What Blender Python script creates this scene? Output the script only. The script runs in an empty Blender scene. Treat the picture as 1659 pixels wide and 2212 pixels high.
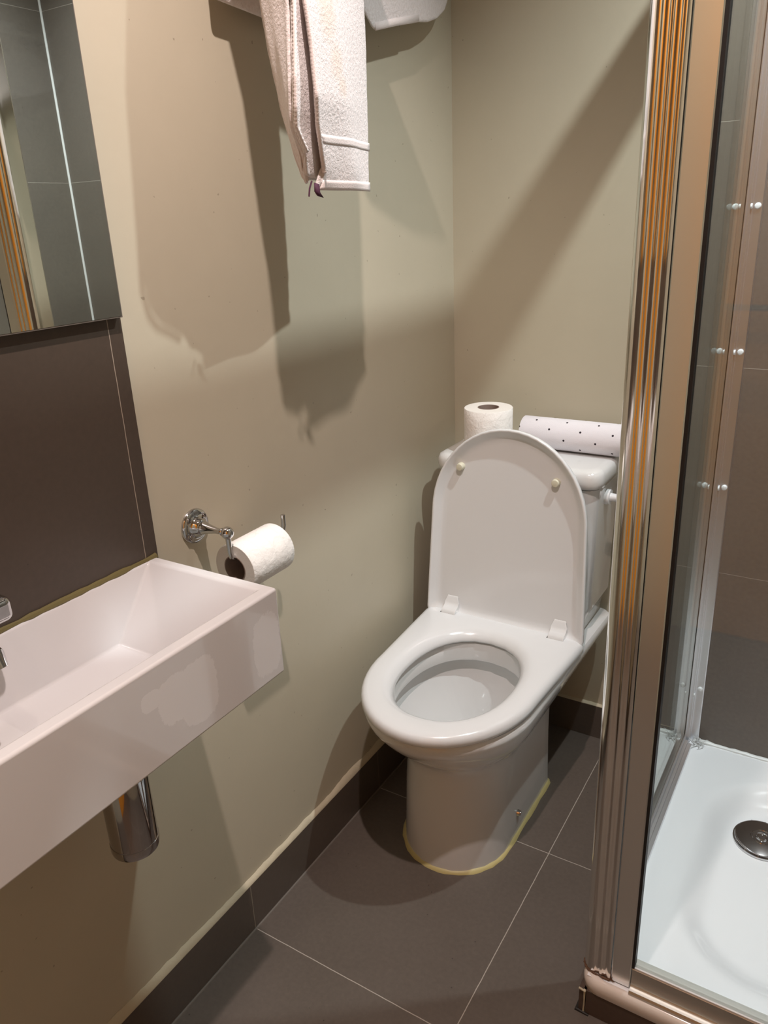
import bpy, bmesh, math, random
from mathutils import Vector, Matrix
random.seed(4)
C = bpy.context.scene.collection
sc = bpy.context.scene
PI = math.pi

# ---------------------------------------------------------------- camera
Rw = [[0.850775, 0.523839, -0.042124], [0.1522, -0.322322, -0.934315], [-0.503008, 0.78848, -0.353952]]
cam_d = bpy.data.cameras.new('camera')
cam = bpy.data.objects.new('camera', cam_d); C.objects.link(cam)
rx, ry, rz = Vector(Rw[0]), -Vector(Rw[1]), -Vector(Rw[2])
mw = Matrix((rx, ry, rz)).transposed().to_4x4()
mw.translation = Vector((0.844, -1.666, 1.26))
cam.matrix_world = mw
cam_d.sensor_fit = 'VERTICAL'; cam_d.sensor_height = 24.0
cam_d.lens = 1676.47 / 2212 * 24.0
cam_d.clip_start = 0.01
sc.camera = cam

# ---------------------------------------------------------------- view, world, lamps
sc.view_settings.view_transform = 'Standard'
sc.view_settings.look = 'None'
sc.view_settings.gamma = 1.0
sc.view_settings.use_curve_mapping = False
sc.view_settings.exposure = 0.0
CEIL = 2.28
w = bpy.data.worlds.new('world'); sc.world = w; w.use_nodes = True
w.node_tree.nodes['Background'].inputs[0].default_value = (0.9, 0.85, 0.78, 1)
w.node_tree.nodes['Background'].inputs[1].default_value = 0.02

def lamp(name, loc, power, col, angle=120, size=0.015, aim=None):
    d = bpy.data.lights.new(name, 'SPOT'); d.spot_size = math.radians(angle); d.spot_blend = 1.0
    d.shadow_soft_size = size; d.energy = power; d.color = col
    o = bpy.data.objects.new(name, d); C.objects.link(o); o.location = loc
    if aim: o.rotation_euler = (Vector(aim)-Vector(loc)).to_track_quat('-Z', 'Y').to_euler()
    return o
LAMP_A = (0.885, -0.44, 2.245)      # in the shower ceiling
LAMP_C = (0.60, -1.15, 2.245)       # in the room ceiling
LAMP_D = (0.55, -1.72, 2.245)       # added behind the camera to light the door for its orange reflections
lamp('shower_downlight_lamp', LAMP_A, 104.0, (0.87, 0.93, 0.95), 126)
lamp('room_downlight_lamp', LAMP_C, 73.0, (1.0, 0.84, 0.80), 116, aim=(0.10, -1.12, 0.80))
lamp('added_door_lamp', LAMP_D, 42.0, (1.0, 0.84, 0.70), 92, aim=(0.50, -2.07, 1.25))

# ---------------------------------------------------------------- node helpers
def srgb(r, g, b):
    f = lambda c: (c/255/12.92) if c/255 <= 0.04045 else ((c/255+0.055)/1.055)**2.4
    return (f(r), f(g), f(b), 1)
class NT:
    def __init__(s, name):
        s.m = bpy.data.materials.new(name); s.m.use_nodes = True
        s.t = s.m.node_tree; s.N = s.t.nodes; s.L = s.t.links
        s.b = s.N['Principled BSDF']
    def n(s, typ, **kw):
        x = s.N.new(typ)
        for k, v in kw.items():
            if k.startswith('i_'):
                key = k[2:]; key = int(key) if key.isdigit() else key.replace('_', ' ')
                if hasattr(v, 'is_output'): s.L.new(v, x.inputs[key])
                else: x.inputs[key].default_value = v
            else: setattr(x, k, v)
        return x
    def math(s, op, a, b=0.0, c=None):
        x = s.N.new('ShaderNodeMath'); x.operation = op
        for i, v in enumerate((a, b) if c is None else (a, b, c)):
            if hasattr(v, 'is_output'): s.L.new(v, x.inputs[i])
            else: x.inputs[i].default_value = v
        return x.outputs[0]
    def mix(s, f, a, b):
        x = s.N.new('ShaderNodeMix'); x.data_type = 'RGBA'
        for key, v in ((0, f), (6, a), (7, b)):
            if hasattr(v, 'is_output'): s.L.new(v, x.inputs[key])
            else: x.inputs[key].default_value = v
        return x.outputs[2]
    def noise(s, scale, detail=2.0, rough=0.5, vec=None):
        x = s.n('ShaderNodeTexNoise', i_Scale=scale, i_Detail=detail, i_Roughness=rough)
        if vec is None: vec = s.pos()
        s.L.new(vec, x.inputs['Vector'])
        return x.outputs['Fac']
    def pos(s):
        if not hasattr(s, '_p'):
            s._p = s.n('ShaderNodeTexCoord').outputs['Object']
        return s._p
    def wpos(s):
        if not hasattr(s, '_w'):
            s._w = s.n('ShaderNodeNewGeometry').outputs['Position']
            sep = s.n('ShaderNodeSeparateXYZ'); s.L.new(s._w, sep.inputs[0]); s._sep = sep.outputs
        return s._sep
    def ramp(s, v, lo, hi):
        x = s.n('ShaderNodeMapRange'); s.L.new(v, x.inputs[0])
        x.inputs[1].default_value = lo; x.inputs[2].default_value = hi
        return x.outputs[0]
    def bump(s, h, strength=0.2, dist=0.002):
        x = s.n('ShaderNodeBump', i_Strength=strength, i_Distance=dist); s.L.new(h, x.inputs['Height'])
        s.L.new(x.outputs[0], s.b.inputs['Normal'])
    def col(s, v):
        if hasattr(v, 'is_output'): s.L.new(v, s.b.inputs['Base Color'])
        else: s.b.inputs['Base Color'].default_value = v
    def set(s, **kw):
        for k, v in kw.items():
            key = k.replace('_', ' ')
            if hasattr(v, 'is_output'): s.L.new(v, s.b.inputs[key])
            else: s.b.inputs[key].default_value = v
        return s

def simple(name, col, rough=0.5, metal=0.0, coat=0.0, bump=None, vary=0.0):
    t = NT(name); t.col(col); t.set(Roughness=rough, Metallic=metal)
    if coat: t.set(Coat_Weight=coat, Coat_Roughness=0.04)
    if vary:
        n = t.noise(6.0, 4)
        d = (col[0]*(1-vary), col[1]*(1-vary), col[2]*(1-vary), 1)
        t.col(t.mix(n, d, col))
    if bump: t.bump(t.noise(bump[0], 3), bump[1], bump[2])
    return t.m

def paint_mat():
    t = NT('beige wall paint')
    n1 = t.noise(2.2, 5, 0.6); n2 = t.noise(30, 4, 0.7)
    a = t.mix(t.ramp(n1, 0.3, 0.7), (0.500, 0.457, 0.348, 1), (0.545, 0.497, 0.380, 1))
    # small scuffs and specks
    sp = t.ramp(t.noise(95, 1, 0.5), 0.775, 0.79)
    a = t.mix(t.math('MULTIPLY', sp, 0.45), a, (0.16, 0.12, 0.08, 1))
    lo = t.ramp(n2, 0.62, 0.8)
    a = t.mix(t.math('MULTIPLY', lo, 0.12), a, (0.62, 0.58, 0.48, 1))
    t.col(a); t.set(Roughness=0.42)
    t.bump(t.noise(55, 4, 0.6), 0.12, 0.0015)
    return t.m
M_paint = paint_mat()
M_ceil = simple('white ceiling paint', (0.75, 0.73, 0.69, 1), 0.8, bump=(60, 0.1, 0.001))

def tile_mat(name, base, alt, axes, rough=0.42, grout=(0.42, 0.38, 0.33, 1), gw=0.0016):
    """axes: list of (axis index, offset, period)"""
    t = NT(name); P = t.wpos()
    n1 = t.noise(5, 5, 0.6, t._w); n2 = t.noise(120, 3, 0.6, t._w)
    a = t.mix(t.ramp(n1, 0.3, 0.7), base, alt)
    a = t.mix(t.math('MULTIPLY', t.ramp(n2, 0.35, 0.75), 0.16), a, (base[0]*1.9, base[1]*1.9, base[2]*1.9, 1))
    v = t.n('ShaderNodeTexVoronoi', i_Scale=42.0); t.L.new(t._w, v.inputs['Vector'])
    spk = t.math('LESS_THAN', v.outputs['Distance'], 0.055)
    gate = t.math('GREATER_THAN', t.noise(9, 2, 0.5, t._w), 0.53)
    a = t.mix(t.math('MULTIPLY', t.math('MULTIPLY', spk, gate), 0.6), a, (0.018, 0.014, 0.011, 1))
    g = None
    wob = t.math('MULTIPLY', t.math('SUBTRACT', t.noise(40, 2, 0.5, t._w), 0.5), 0.0012)
    for ax, off, per in axes:
        d = t.math('PINGPONG', t.math('ADD', t.math('SUBTRACT', P[ax], off - per*20), wob), per/2)
        l = t.math('LESS_THAN', d, gw/2)
        g = l if g is None else t.math('MAXIMUM', g, l)
    if g is not None:
        a = t.mix(g, a, grout)
        t.set(Roughness=t.math('ADD', t.math('MULTIPLY', g, 0.4), rough))
    else: t.set(Roughness=rough)
    t.col(a)
    h = t.math('SUBTRACT', t.math('MULTIPLY', n2, 0.25), g if g is not None else 0.0)
    t.bump(h, 0.25, 0.0012)
    return t.m
T1, T2 = (0.122, 0.100, 0.084, 1), (0.105, 0.085, 0.070, 1)
M_floor = tile_mat('floor tile', T1, T2, [(0, 0.428, 0.447), (1, -0.4325, 0.447)])
M_skirtL = tile_mat('skirting tile side', (0.09, 0.072, 0.058, 1), T2, [(1, -0.4325, 0.447)], grout=(0.30, 0.26, 0.20, 1), gw=0.0013)
M_skirtB = tile_mat('skirting tile back', (0.09, 0.072, 0.058, 1), T2, [(0, 0.428, 0.447)], grout=(0.25, 0.21, 0.17, 1), gw=0.0013)
S1, S2 = (0.150, 0.126, 0.108, 1), (0.130, 0.110, 0.095, 1)
M_showB = tile_mat('shower tile back', S1, S2, [(2, 0.514, 0.4415), (0, 0.89, 0.447)], grout=(0.36, 0.32, 0.28, 1), gw=0.0013)
M_showR = tile_mat('shower tile right', S1, S2, [(2, 0.514, 0.4415), (1, -0.60, 0.447)], grout=(0.36, 0.32, 0.28, 1), gw=0.0013)
M_splash = tile_mat('splashback tile', (0.060, 0.044, 0.033, 1), (0.068, 0.050, 0.037, 1), [(1, -0.992, 0.60), (2, 0.78, 0.60)], grout=(0.34, 0.28, 0.22, 1), gw=0.0012)
M_riser = tile_mat('riser tile', (0.085, 0.055, 0.040, 1), (0.07, 0.045, 0.032, 1), [], rough=0.5)

def ceramic(name, col, rough=0.10):
    t = NT(name); t.col(col); t.set(Roughness=rough, Coat_Weight=0.5, Coat_Roughness=0.03)
    return t.m
M_cer = ceramic('white ceramic', (0.72, 0.72, 0.71, 1))
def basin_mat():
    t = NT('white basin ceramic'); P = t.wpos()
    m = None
    for (y, z, ry_, rz_) in REFL_PATCHES:
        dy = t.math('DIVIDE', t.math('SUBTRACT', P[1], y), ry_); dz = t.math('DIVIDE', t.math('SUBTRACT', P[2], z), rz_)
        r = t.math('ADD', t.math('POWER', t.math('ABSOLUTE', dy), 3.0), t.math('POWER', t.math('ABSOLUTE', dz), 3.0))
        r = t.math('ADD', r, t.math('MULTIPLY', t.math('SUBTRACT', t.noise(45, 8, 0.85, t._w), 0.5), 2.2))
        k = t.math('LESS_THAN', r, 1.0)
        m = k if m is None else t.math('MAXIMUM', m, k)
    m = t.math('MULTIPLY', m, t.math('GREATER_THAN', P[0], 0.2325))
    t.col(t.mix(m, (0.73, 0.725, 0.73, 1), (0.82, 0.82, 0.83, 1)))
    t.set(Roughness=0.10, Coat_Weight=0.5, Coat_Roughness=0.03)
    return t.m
REFL_PATCHES = [(-1.005, 0.748, 0.026, 0.044), (-1.128, 0.750, 0.030, 0.042), (-1.165, 0.762, 0.024, 0.030), (-1.198, 0.778, 0.014, 0.012)]  # lighter jagged patches: a bright reflection painted into the basin front colour
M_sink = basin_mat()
M_seat = ceramic('white seat plastic', (0.75, 0.76, 0.765, 1), 0.22)
M_tray = ceramic('white shower tray', (0.93, 0.94, 0.97, 1), 0.12)
M_chrome = simple('chrome', (0.62, 0.62, 0.63, 1), 0.06, 1.0)
M_pipe = simple('dark chrome', (0.45, 0.43, 0.43, 1), 0.07, 1.0)
M_post = simple('polished aluminium', (0.86, 0.85, 0.82, 1), 0.11, 1.0)
M_alu = simple('satin aluminium', (0.78, 0.78, 0.76, 1), 0.26, 1.0)
M_rail = simple('dull anodised aluminium', (0.56, 0.54, 0.50, 1), 0.42, 1.0)
M_brush = simple('brushed aluminium', (0.78, 0.78, 0.80, 1), 0.32, 1.0, bump=(300, 0.1, 0.0004))
M_black = simple('black rubber seal', (0.006, 0.006, 0.007, 1), 0.5)
M_dark = simple('dark gap', (0.02, 0.018, 0.016, 1), 0.6)
M_white_pl = simple('white plastic', (0.80, 0.81, 0.82, 1), 0.3)
M_silicone = simple('white silicone', (0.85, 0.86, 0.86, 1), 0.35, vary=0.1)
M_caulk = simple('yellowed sealant', (0.70, 0.60, 0.27, 1), 0.45, vary=0.35)
M_caulk2 = simple('brown green sealant', (0.20, 0.165, 0.06, 1), 0.5, vary=0.5)
M_filler = simple('cream filler', (0.62, 0.55, 0.40, 1), 0.7, vary=0.25, bump=(70, 0.5, 0.002))
M_rust = simple('brown residue', (0.16, 0.075, 0.035, 1), 0.7, vary=0.5)
M_card = simple('grey brown cardboard', (0.27, 0.20, 0.165, 1), 0.85)
M_gap = simple('pale cushion pad', (0.68, 0.66, 0.52, 1), 0.35)
M_label = simple('dark purple label', (0.07, 0.02, 0.045, 1), 0.8)

def glass_mat():
    m = bpy.data.materials.new('clear glass'); m.use_nodes = True
    t = m.node_tree; t.nodes.clear()
    o = t.nodes.new('ShaderNodeOutputMaterial'); mx = t.nodes.new('ShaderNodeMixShader')
    tr = t.nodes.new('ShaderNodeBsdfTransparent'); gl = t.nodes.new('ShaderNodeBsdfGlossy')
    tr.inputs[0].default_value = (0.98, 0.99, 0.983, 1)
    gl.inputs['Roughness'].default_value = 0.0; gl.inputs['Color'].default_value = (0.93, 0.97, 0.94, 1)
    fr = t.nodes.new('ShaderNodeFresnel'); ge = t.nodes.new('ShaderNodeNewGeometry')
    ior = t.nodes.new('ShaderNodeMapRange'); ior.inputs[3].default_value = 1.52; ior.inputs[4].default_value = 1/1.52   # same reflectance on the inner face as on the outer one
    t.links.new(ge.outputs['Backfacing'], ior.inputs[0]); t.links.new(ior.outputs[0], fr.inputs[0])
    t.links.new(fr.outputs[0], mx.inputs[0]); t.links.new(tr.outputs[0], mx.inputs[1])
    t.links.new(gl.outputs[0], mx.inputs[2]); t.links.new(mx.outputs[0], o.inputs[0])
    return m
M_glass = glass_mat()
M_mirror = simple('mirror silvering', (0.80, 0.83, 0.80, 1), 0.0, 1.0)
M_mirror_edge = simple('mirror edge', (0.16, 0.14, 0.12, 1), 0.2)

def added_door_mat():
    t = NT('added orange door')
    sep = t.wpos()
    cmb = t.n('ShaderNodeCombineXYZ', i_0=t.math('MULTIPLY', sep[0], 26.0), i_1=t.math('MULTIPLY', sep[1], 26.0), i_2=t.math('MULTIPLY', sep[2], 1.6))
    n = t.noise(1.0, 4, 0.6, cmb.outputs[0])
    t.col(t.mix(t.ramp(n, 0.3, 0.7), (0.92, 0.38, 0.05, 1), (0.80, 0.29, 0.035, 1)))
    t.set(Roughness=0.35)
    return t.m
M_added_door = added_door_mat()

def towel_mat(name, stain=False):
    t = NT(name)
    n = t.noise(600, 3, 0.7); n2 = t.noise(210, 3, 0.6); n3 = t.noise(14, 3, 0.6)
    c = t.mix(t.ramp(n2, 0.3, 0.75), (0.70, 0.635, 0.61, 1), (0.80, 0.755, 0.74, 1))
    if stain:
        P = t.wpos()
        s = None
        for (y, z, ry_, rz_) in ((-0.735, 1.505, 0.022, 0.030), (-0.715, 1.452, 0.016, 0.020), (-0.700, 1.425, 0.012, 0.012), (-0.72, 1.55, 0.03, 0.03)):
            dy = t.math('DIVIDE', t.math('SUBTRACT', P[1], y), ry_); dz = t.math('DIVIDE', t.math('SUBTRACT', P[2], z), rz_)
            r = t.math('ADD', t.math('MULTIPLY', dy, dy), t.math('MULTIPLY', dz, dz))
            r = t.math('ADD', r, t.math('MULTIPLY', t.math('SUBTRACT', t.noise(70, 3, 0.6), 0.5), 1.6))
            k = t.ramp(r, 1.9, -0.4)
            s = k if s is None else t.math('MAXIMUM', s, k)
        c = t.mix(t.math('MULTIPLY', s, 0.45), c, (0.68, 0.47, 0.30, 1))
    t.col(c); t.set(Roughness=0.95, Sheen_Weight=0.3)
    t.bump(t.math('ADD', t.math('MULTIPLY', n, 0.4), n2), 0.8, 0.0022)
    return t.m
M_towel = towel_mat('terry towel', True)
M_towel2 = towel_mat('terry bath towel')
M_hem = simple('woven towel hem', (0.80, 0.72, 0.69, 1), 0.9, bump=(500, 0.5, 0.001))

def paper_mat():
    t = NT('toilet tissue')
    t.col((0.88, 0.85, 0.81, 1)); t.set(Roughness=0.9)
    uv = t.n('ShaderNodeUVMap').outputs[0]
    sep = t.n('ShaderNodeSeparateXYZ'); t.L.new(uv, sep.inputs[0])
    u, v = sep.outputs[0], sep.outputs[1]
    # dotted embossing: wavy lines along u, straight lines along v
    def dotted(a, b, per, wav, dens):
        aa = t.math('ADD', a, t.math('MULTIPLY', t.math('SINE', t.math('MULTIPLY', b, wav)), per*0.22))
        d = t.math('PINGPONG', aa, per/2)
        l = t.math('LESS_THAN', d, 0.0010)
        k = t.math('LESS_THAN', t.math('PINGPONG', b, dens/2), dens*0.28)
        return t.math('MULTIPLY', l, k)
    h = t.math('MAXIMUM', dotted(v, u, 0.037, 110.0, 0.0024), dotted(u, v, 0.027, 0.0, 0.0034))
    h = t.math('ADD', h, t.math('MULTIPLY', t.noise(60, 3, 0.6), 0.7))
    t.bump(h, 1.0, 0.0035)
    return t.m
M_paper = paper_mat()
M_paper_end = simple('tissue roll end', (0.80, 0.755, 0.70, 1), 0.9, bump=(300, 0.3, 0.001))

def kitchen_mat():
    t = NT('dotted kitchen paper')
    uv = t.n('ShaderNodeUVMap').outputs[0]
    sep = t.n('ShaderNodeSeparateXYZ'); t.L.new(uv, sep.inputs[0])
    u, v = sep.outputs[0], sep.outputs[1]
    p = 0.0345; q = 0.0215
    def lat(du, dv, r):
        a = t.math('PINGPONG', t.math('ADD', u, du + 10*p), p); b = t.math('PINGPONG', t.math('ADD', v, dv + 10*q), q)
        rr = t.math('SQRT', t.math('ADD', t.math('MULTIPLY', a, a), t.math('MULTIPLY', b, b)))
        return t.math('LESS_THAN', rr, r)
    dots = t.math('MAXIMUM', lat(0, 0, 0.0023), lat(p, q, 0.0023))
    t.col(t.mix(dots, (0.80, 0.765, 0.80, 1), (0.02, 0.012, 0.02, 1)))
    t.set(Roughness=0.85)
    # quilted diamonds: alternate small dots and stripes
    s1 = t.math('ADD', t.math('DIVIDE', u, p), t.math('DIVIDE', v, q)); s2 = t.math('SUBTRACT', t.math('DIVIDE', u, p), t.math('DIVIDE', v, q))
    f1 = t.math('FLOOR', t.math('ADD', s1, 20)); f2 = t.math('FLOOR', t.math('ADD', s2, 20))
    chk = t.math('MODULO', f1, 2.0)
    st = t.math('LESS_THAN', t.math('PINGPONG', t.math('MULTIPLY', s2, 1.0), 0.09), 0.045)
    sm = t.math('LESS_THAN', t.math('ADD', t.math('PINGPONG', t.math('ADD', u, 1.0), 0.0022), t.math('PINGPONG', t.math('ADD', v, 1.0), 0.0022)), 0.0013)
    h = t.math('ADD', t.math('MULTIPLY', chk, st), t.math('MULTIPLY', t.math('SUBTRACT', 1.0, chk), sm))
    t.bump(h, 0.9, 0.0016)
    return t.m
M_kitchen = kitchen_mat()

# ---------------------------------------------------------------- mesh helpers
def bm_box(bm, x0, x1, y0, y1, z0, z1):
    v = [bm.verts.new((x, y, z)) for z in (z0, z1) for y in (y0, y1) for x in (x0, x1)]
    for f in ((0, 2, 3, 1), (4, 5, 7, 6), (0, 1, 5, 4), (2, 6, 7, 3), (0, 4, 6, 2), (1, 3, 7, 5)):
        bm.faces.new([v[i] for i in f])
    return v
def bm_tube(bm, pts, r, n=20, caps=True):
    pts = [Vector(p) for p in pts]; rs = r if isinstance(r, (list, tuple)) else [r]*len(pts)
    rings = []; prev = None
    for i, p in enumerate(pts):
        d = (pts[min(i+1, len(pts)-1)] - pts[max(i-1, 0)]).normalized()
        if prev is None:
            a = Vector((0, 0, 1)) if abs(d.z) < 0.9 else Vector((1, 0, 0))
            u = d.cross(a).normalized()
        else: u = (prev - d*prev.dot(d)).normalized()
        prev = u; v = d.cross(u)
        rings.append([bm.verts.new(p + (u*math.cos(2*PI*k/n) + v*math.sin(2*PI*k/n))*rs[i]) for k in range(n)])
    for a, b in zip(rings, rings[1:]):
        for k in range(n): bm.faces.new((a[k], a[(k+1) % n], b[(k+1) % n], b[k]))
    if caps: bm.faces.new(rings[0][::-1]); bm.faces.new(rings[-1])
def bm_loft(bm, rings, closed=True, cap0=False, cap1=False, loop=False):
    R = [[bm.verts.new(p) for p in r] for r in rings]
    pairs = list(zip(R, R[1:])) + ([(R[-1], R[0])] if loop else [])
    for a, b in pairs:
        n = len(a)
        for k in range(n if closed else n-1):
            bm.faces.new((a[k], a[(k+1) % n], b[(k+1) % n], b[k]))
    if cap0: bm.faces.new(R[0][::-1])
    if cap1: bm.faces.new(R[-1])
    return R
def arc(c, r, a0, a1, n, plane='xy', k=0.0):
    out = []
    for i in range(n+1):
        a = a0 + (a1-a0)*i/n; p, q = c[0]+r*math.cos(a), c[1]+r*math.sin(a)
        out.append({'xy': (p, q, k), 'xz': (p, k, q), 'yz': (k, p, q)}[plane])
    return out
def obj(name, bm, mat, parent=None, bevel=0.0, seg=3, sub=0, angle=35, solid=0.0, smooth=True):
    bmesh.ops.remove_doubles(bm, verts=bm.verts, dist=1e-6)
    bmesh.ops.recalc_face_normals(bm, faces=bm.faces)
    me = bpy.data.meshes.new(name); bm.to_mesh(me); bm.free()
    for m in (mat if isinstance(mat, (list, tuple)) else [mat]): me.materials.append(m)
    if smooth:
        for p in me.polygons: p.use_smooth = True
        me.set_sharp_from_angle(angle=math.radians(angle))
    o = bpy.data.objects.new(name, me); C.objects.link(o)
    if parent is not None:
        o.parent = parent; o.matrix_parent_inverse = Matrix.Translation(-parent.location)
    if solid:
        s = o.modifiers.new('solid', 'SOLIDIFY'); s.thickness = solid; s.offset = 0
    if sub:
        s = o.modifiers.new('sub', 'SUBSURF'); s.levels = sub; s.render_levels = sub
    if bevel:
        b = o.modifiers.new('bevel', 'BEVEL'); b.width = bevel; b.segments = seg; b.limit_method = 'ANGLE'; b.angle_limit = math.radians(40); b.harden_normals = True
    return o
def tag(o, label, cat, group=None):
    o['label'] = label; o['category'] = cat
    if group: o['group'] = group
    return o
def thing(name, loc, label, cat, group=None):
    o = bpy.data.objects.new(name, None); C.objects.link(o); o.location = loc; o.empty_display_size = 0.05
    return tag(o, label, cat, group)
def box(name, dims, mat, parent=None, bevel=0.0, seg=3):
    bm = bmesh.new(); bm_box(bm, *dims); return obj(name, bm, mat, parent, bevel, seg, smooth=bevel > 0)
def struct(o):
    o['kind'] = 'structure'; return o

# ---------------------------------------------------------------- room
XR, YF = 1.316, -2.08
struct(box('floor', (-0.1, XR+0.1, YF-0.1, 0.1, -0.08, 0.0), M_floor))
struct(box('ceiling', (-0.1, XR+0.1, YF-0.1, 0.1, CEIL, CEIL+0.08), M_ceil))
struct(box('wall_left', (-0.1, 0.0, YF-0.1, 0.1, 0.0, CEIL), M_paint))
struct(box('wall_back', (0.0, XR, 0.0, 0.1, 0.0, CEIL), M_paint))
struct(box('wall_right', (XR+0.006, XR+0.1, YF-0.1, 0.1, 0.0, CEIL), M_paint))
# front wall (behind the camera) with a doorway
DX0, DX1, DH = 0.48, 1.22, 2.0
bm = bmesh.new()
bm_box(bm, 0, DX0, YF-0.1, YF, 0, CEIL); bm_box(bm, DX1, XR+0.006, YF-0.1, YF, 0, CEIL); bm_box(bm, DX0, DX1, YF-0.1, YF, DH, CEIL)
struct(obj('wall_front', bm, M_paint, smooth=False))
door = struct(box('added_door_1', (DX0+0.005, DX1-0.005, YF-0.045, YF-0.005, 0.005, DH-0.005), M_added_door, bevel=0.002))  # unseen orange door, added for the warm stripes mirrored in the post
bm = bmesh.new(); bm_tube(bm, [(0.50, YF-0.005, 1.0), (0.50, YF+0.045, 1.0), (0.51, YF+0.055, 1.0), (0.62, YF+0.055, 1.0)], 0.009)
obj('added_door_handle', bm, M_chrome, door)
# tiled wall surfaces
SX0 = 0.525
struct(box('trim_1', (SX0, XR, -0.008, 0.0, 0.075, CEIL), M_showB))
struct(box('trim_2', (XR-0.0015, XR+0.006, -0.78, -0.008, 0.0, CEIL), M_showR))
bm = bmesh.new(); bm_box(bm, 0.0, 0.008, YF, -0.970, 0.79, CEIL); struct(obj('trim_3', bm, M_splash, smooth=False))
# skirting
SK = 0.105
struct(box('baseboard_left', (0.0, 0.009, YF, -0.009, 0.0, SK), M_skirtL, bevel=0.0008, seg=1))
struct(box('baseboard_back', (0.009, 0.59, -0.009, 0.0, 0.0, SK-0.012), M_skirtB, bevel=0.0008, seg=1))
# ragged cream filler bead above the skirting
def ragged(name, axis, a0, a1, z0, hmin, hmax, t, seed, mat):
    rnd = random.Random(seed); bm = bmesh.new(); n = int(abs(a1-a0)/0.008)
    rows = []; h = (hmin+hmax)/2
    for i in range(n+1):
        a = a0+(a1-a0)*i/n; h += rnd.uniform(-1, 1)*(hmax-hmin)*0.22; h = min(max(h, hmin), hmax)
        e = (0.0, t, 0.0)
        prof = [(0.0003, z0+h), (t*0.5, z0+h*0.75), (t, z0+0.0005), (t, z0-0.001), (0.0003, z0-0.001)]
        rows.append([(p[0], a, p[1]) if axis == 'y' else (a, -p[0], p[1]) for p in prof])
    bm_loft(bm, rows, True, True, True)
    return obj(name, bm, mat, angle=60)
struct(ragged('trim_4', 'y', YF, -0.012, SK, 0.007, 0.016, 0.009, 3, M_filler))
struct(ragged('trim_5', 'x', 0.012, 0.585, SK-0.012, 0.001, 0.007, 0.009, 8, M_filler))
# floor / skirting joint
bm = bmesh.new(); bm_tube(bm, [(0.0105, YF, 0.0), (0.0105, -0.01, 0.0)], 0.0022, 8)
struct(obj('trim_6', bm, simple('grey grout', (0.17, 0.15, 0.13, 1), 0.8)))
# corner silicone in the shower
bm = bmesh.new(); bm_tube(bm, [(XR-0.003, -0.010, 0.07), (XR-0.003, -0.010, CEIL)], 0.0036, 10)
struct(obj('trim_7', bm, M_silicone))

# downlights
def downlight(loc, label):
    t = thing('ceiling_light', (loc[0], loc[1], CEIL), label, 'light', 'downlights in the ceiling')
    bm = bmesh.new()
    prof = [(0.026, -0.030), (0.030, -0.012), (0.036, -0.004), (0.045, -0.003), (0.046, 0.0), (0.030, 0.0), (0.026, 0.0)]
    bm_loft(bm, [[(loc[0]+r*math.cos(2*PI*k/32), loc[1]+r*math.sin(2*PI*k/32), CEIL+z-0.0) for k in range(32)] for r, z in prof[1:]])
    obj('bezel', bm, M_white_pl, t)
downlight(LAMP_A, 'white round downlight in the ceiling above the shower tray')
downlight(LAMP_C, 'white round downlight in the ceiling in front of the basin')
downlight(LAMP_D, 'white round downlight in the ceiling, added unseen to light the door')

# ---------------------------------------------------------------- toilet
TX = 0.2345
toilet = thing('toilet', (TX, -0.30, 0), 'white close-coupled toilet with seat down and lid up, in the corner by the beige walls', 'toilet')
def D(hw, yf, yb, z, cx=TX, n=26, p=2.0, rc=0.03, fl=1.15, hwf=None):
    """plan outline: semi-ellipse at the front, rounded square back; constant vertex count"""
    hwf = hwf or hw
    out = []; yc = yf + hwf*fl
    for i in range(n+1):
        a = PI + PI*i/n
        ca, sa = math.cos(a), math.sin(a)
        x = hwf*math.copysign(abs(ca)**(2/p), ca); y = (yc-yf)*math.copysign(abs(sa)**(2/p), sa)
        out.append((cx+x, yc+y, z))
    ns = 8
    for i in range(1, ns+1):
        t = i/ns; out.append((cx+hwf+(hw-hwf)*t, yc+(yb-rc-yc)*t, z))
    for i in range(1, 6): a = PI/2*i/5; out.append((cx+hw-rc+rc*math.cos(a), yb-rc+rc*math.sin(a), z))
    for i in range(1, 6): out.append((cx+hw-rc-(2*hw-2*rc)*i/6, yb, z))
    for i in range(0, 6): a = PI/2+PI/2*i/5; out.append((cx-hw+rc+rc*math.cos(a), yb-rc+rc*math.sin(a), z))
    for i in range(1, ns): t = i/ns; out.append((cx-hw+(hw-hwf)*t, yb-rc+(yc-yb+rc)*t, z))
    return out
def Oval(a, yf, yb, z, cx=TX, N=None, shift=0.0, pw=2.2):
    """oval with the vertex angles of the D outline so both can be bridged"""
    base = D(0.18, -0.69, -0.24, 0)
    cy = (yf+yb)/2; b = (yb-yf)/2; out = []
    for (x, y, _) in base:
        an = math.atan2((y+0.46)/0.225, (x-TX)/0.18)
        ca, sa = math.cos(an), math.sin(an)
        out.append((cx+a*math.copysign(abs(ca)**(2/pw), ca), cy+b*math.copysign(abs(sa)**(2/pw), sa), z))
    return out
bm = bmesh.new()
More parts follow.
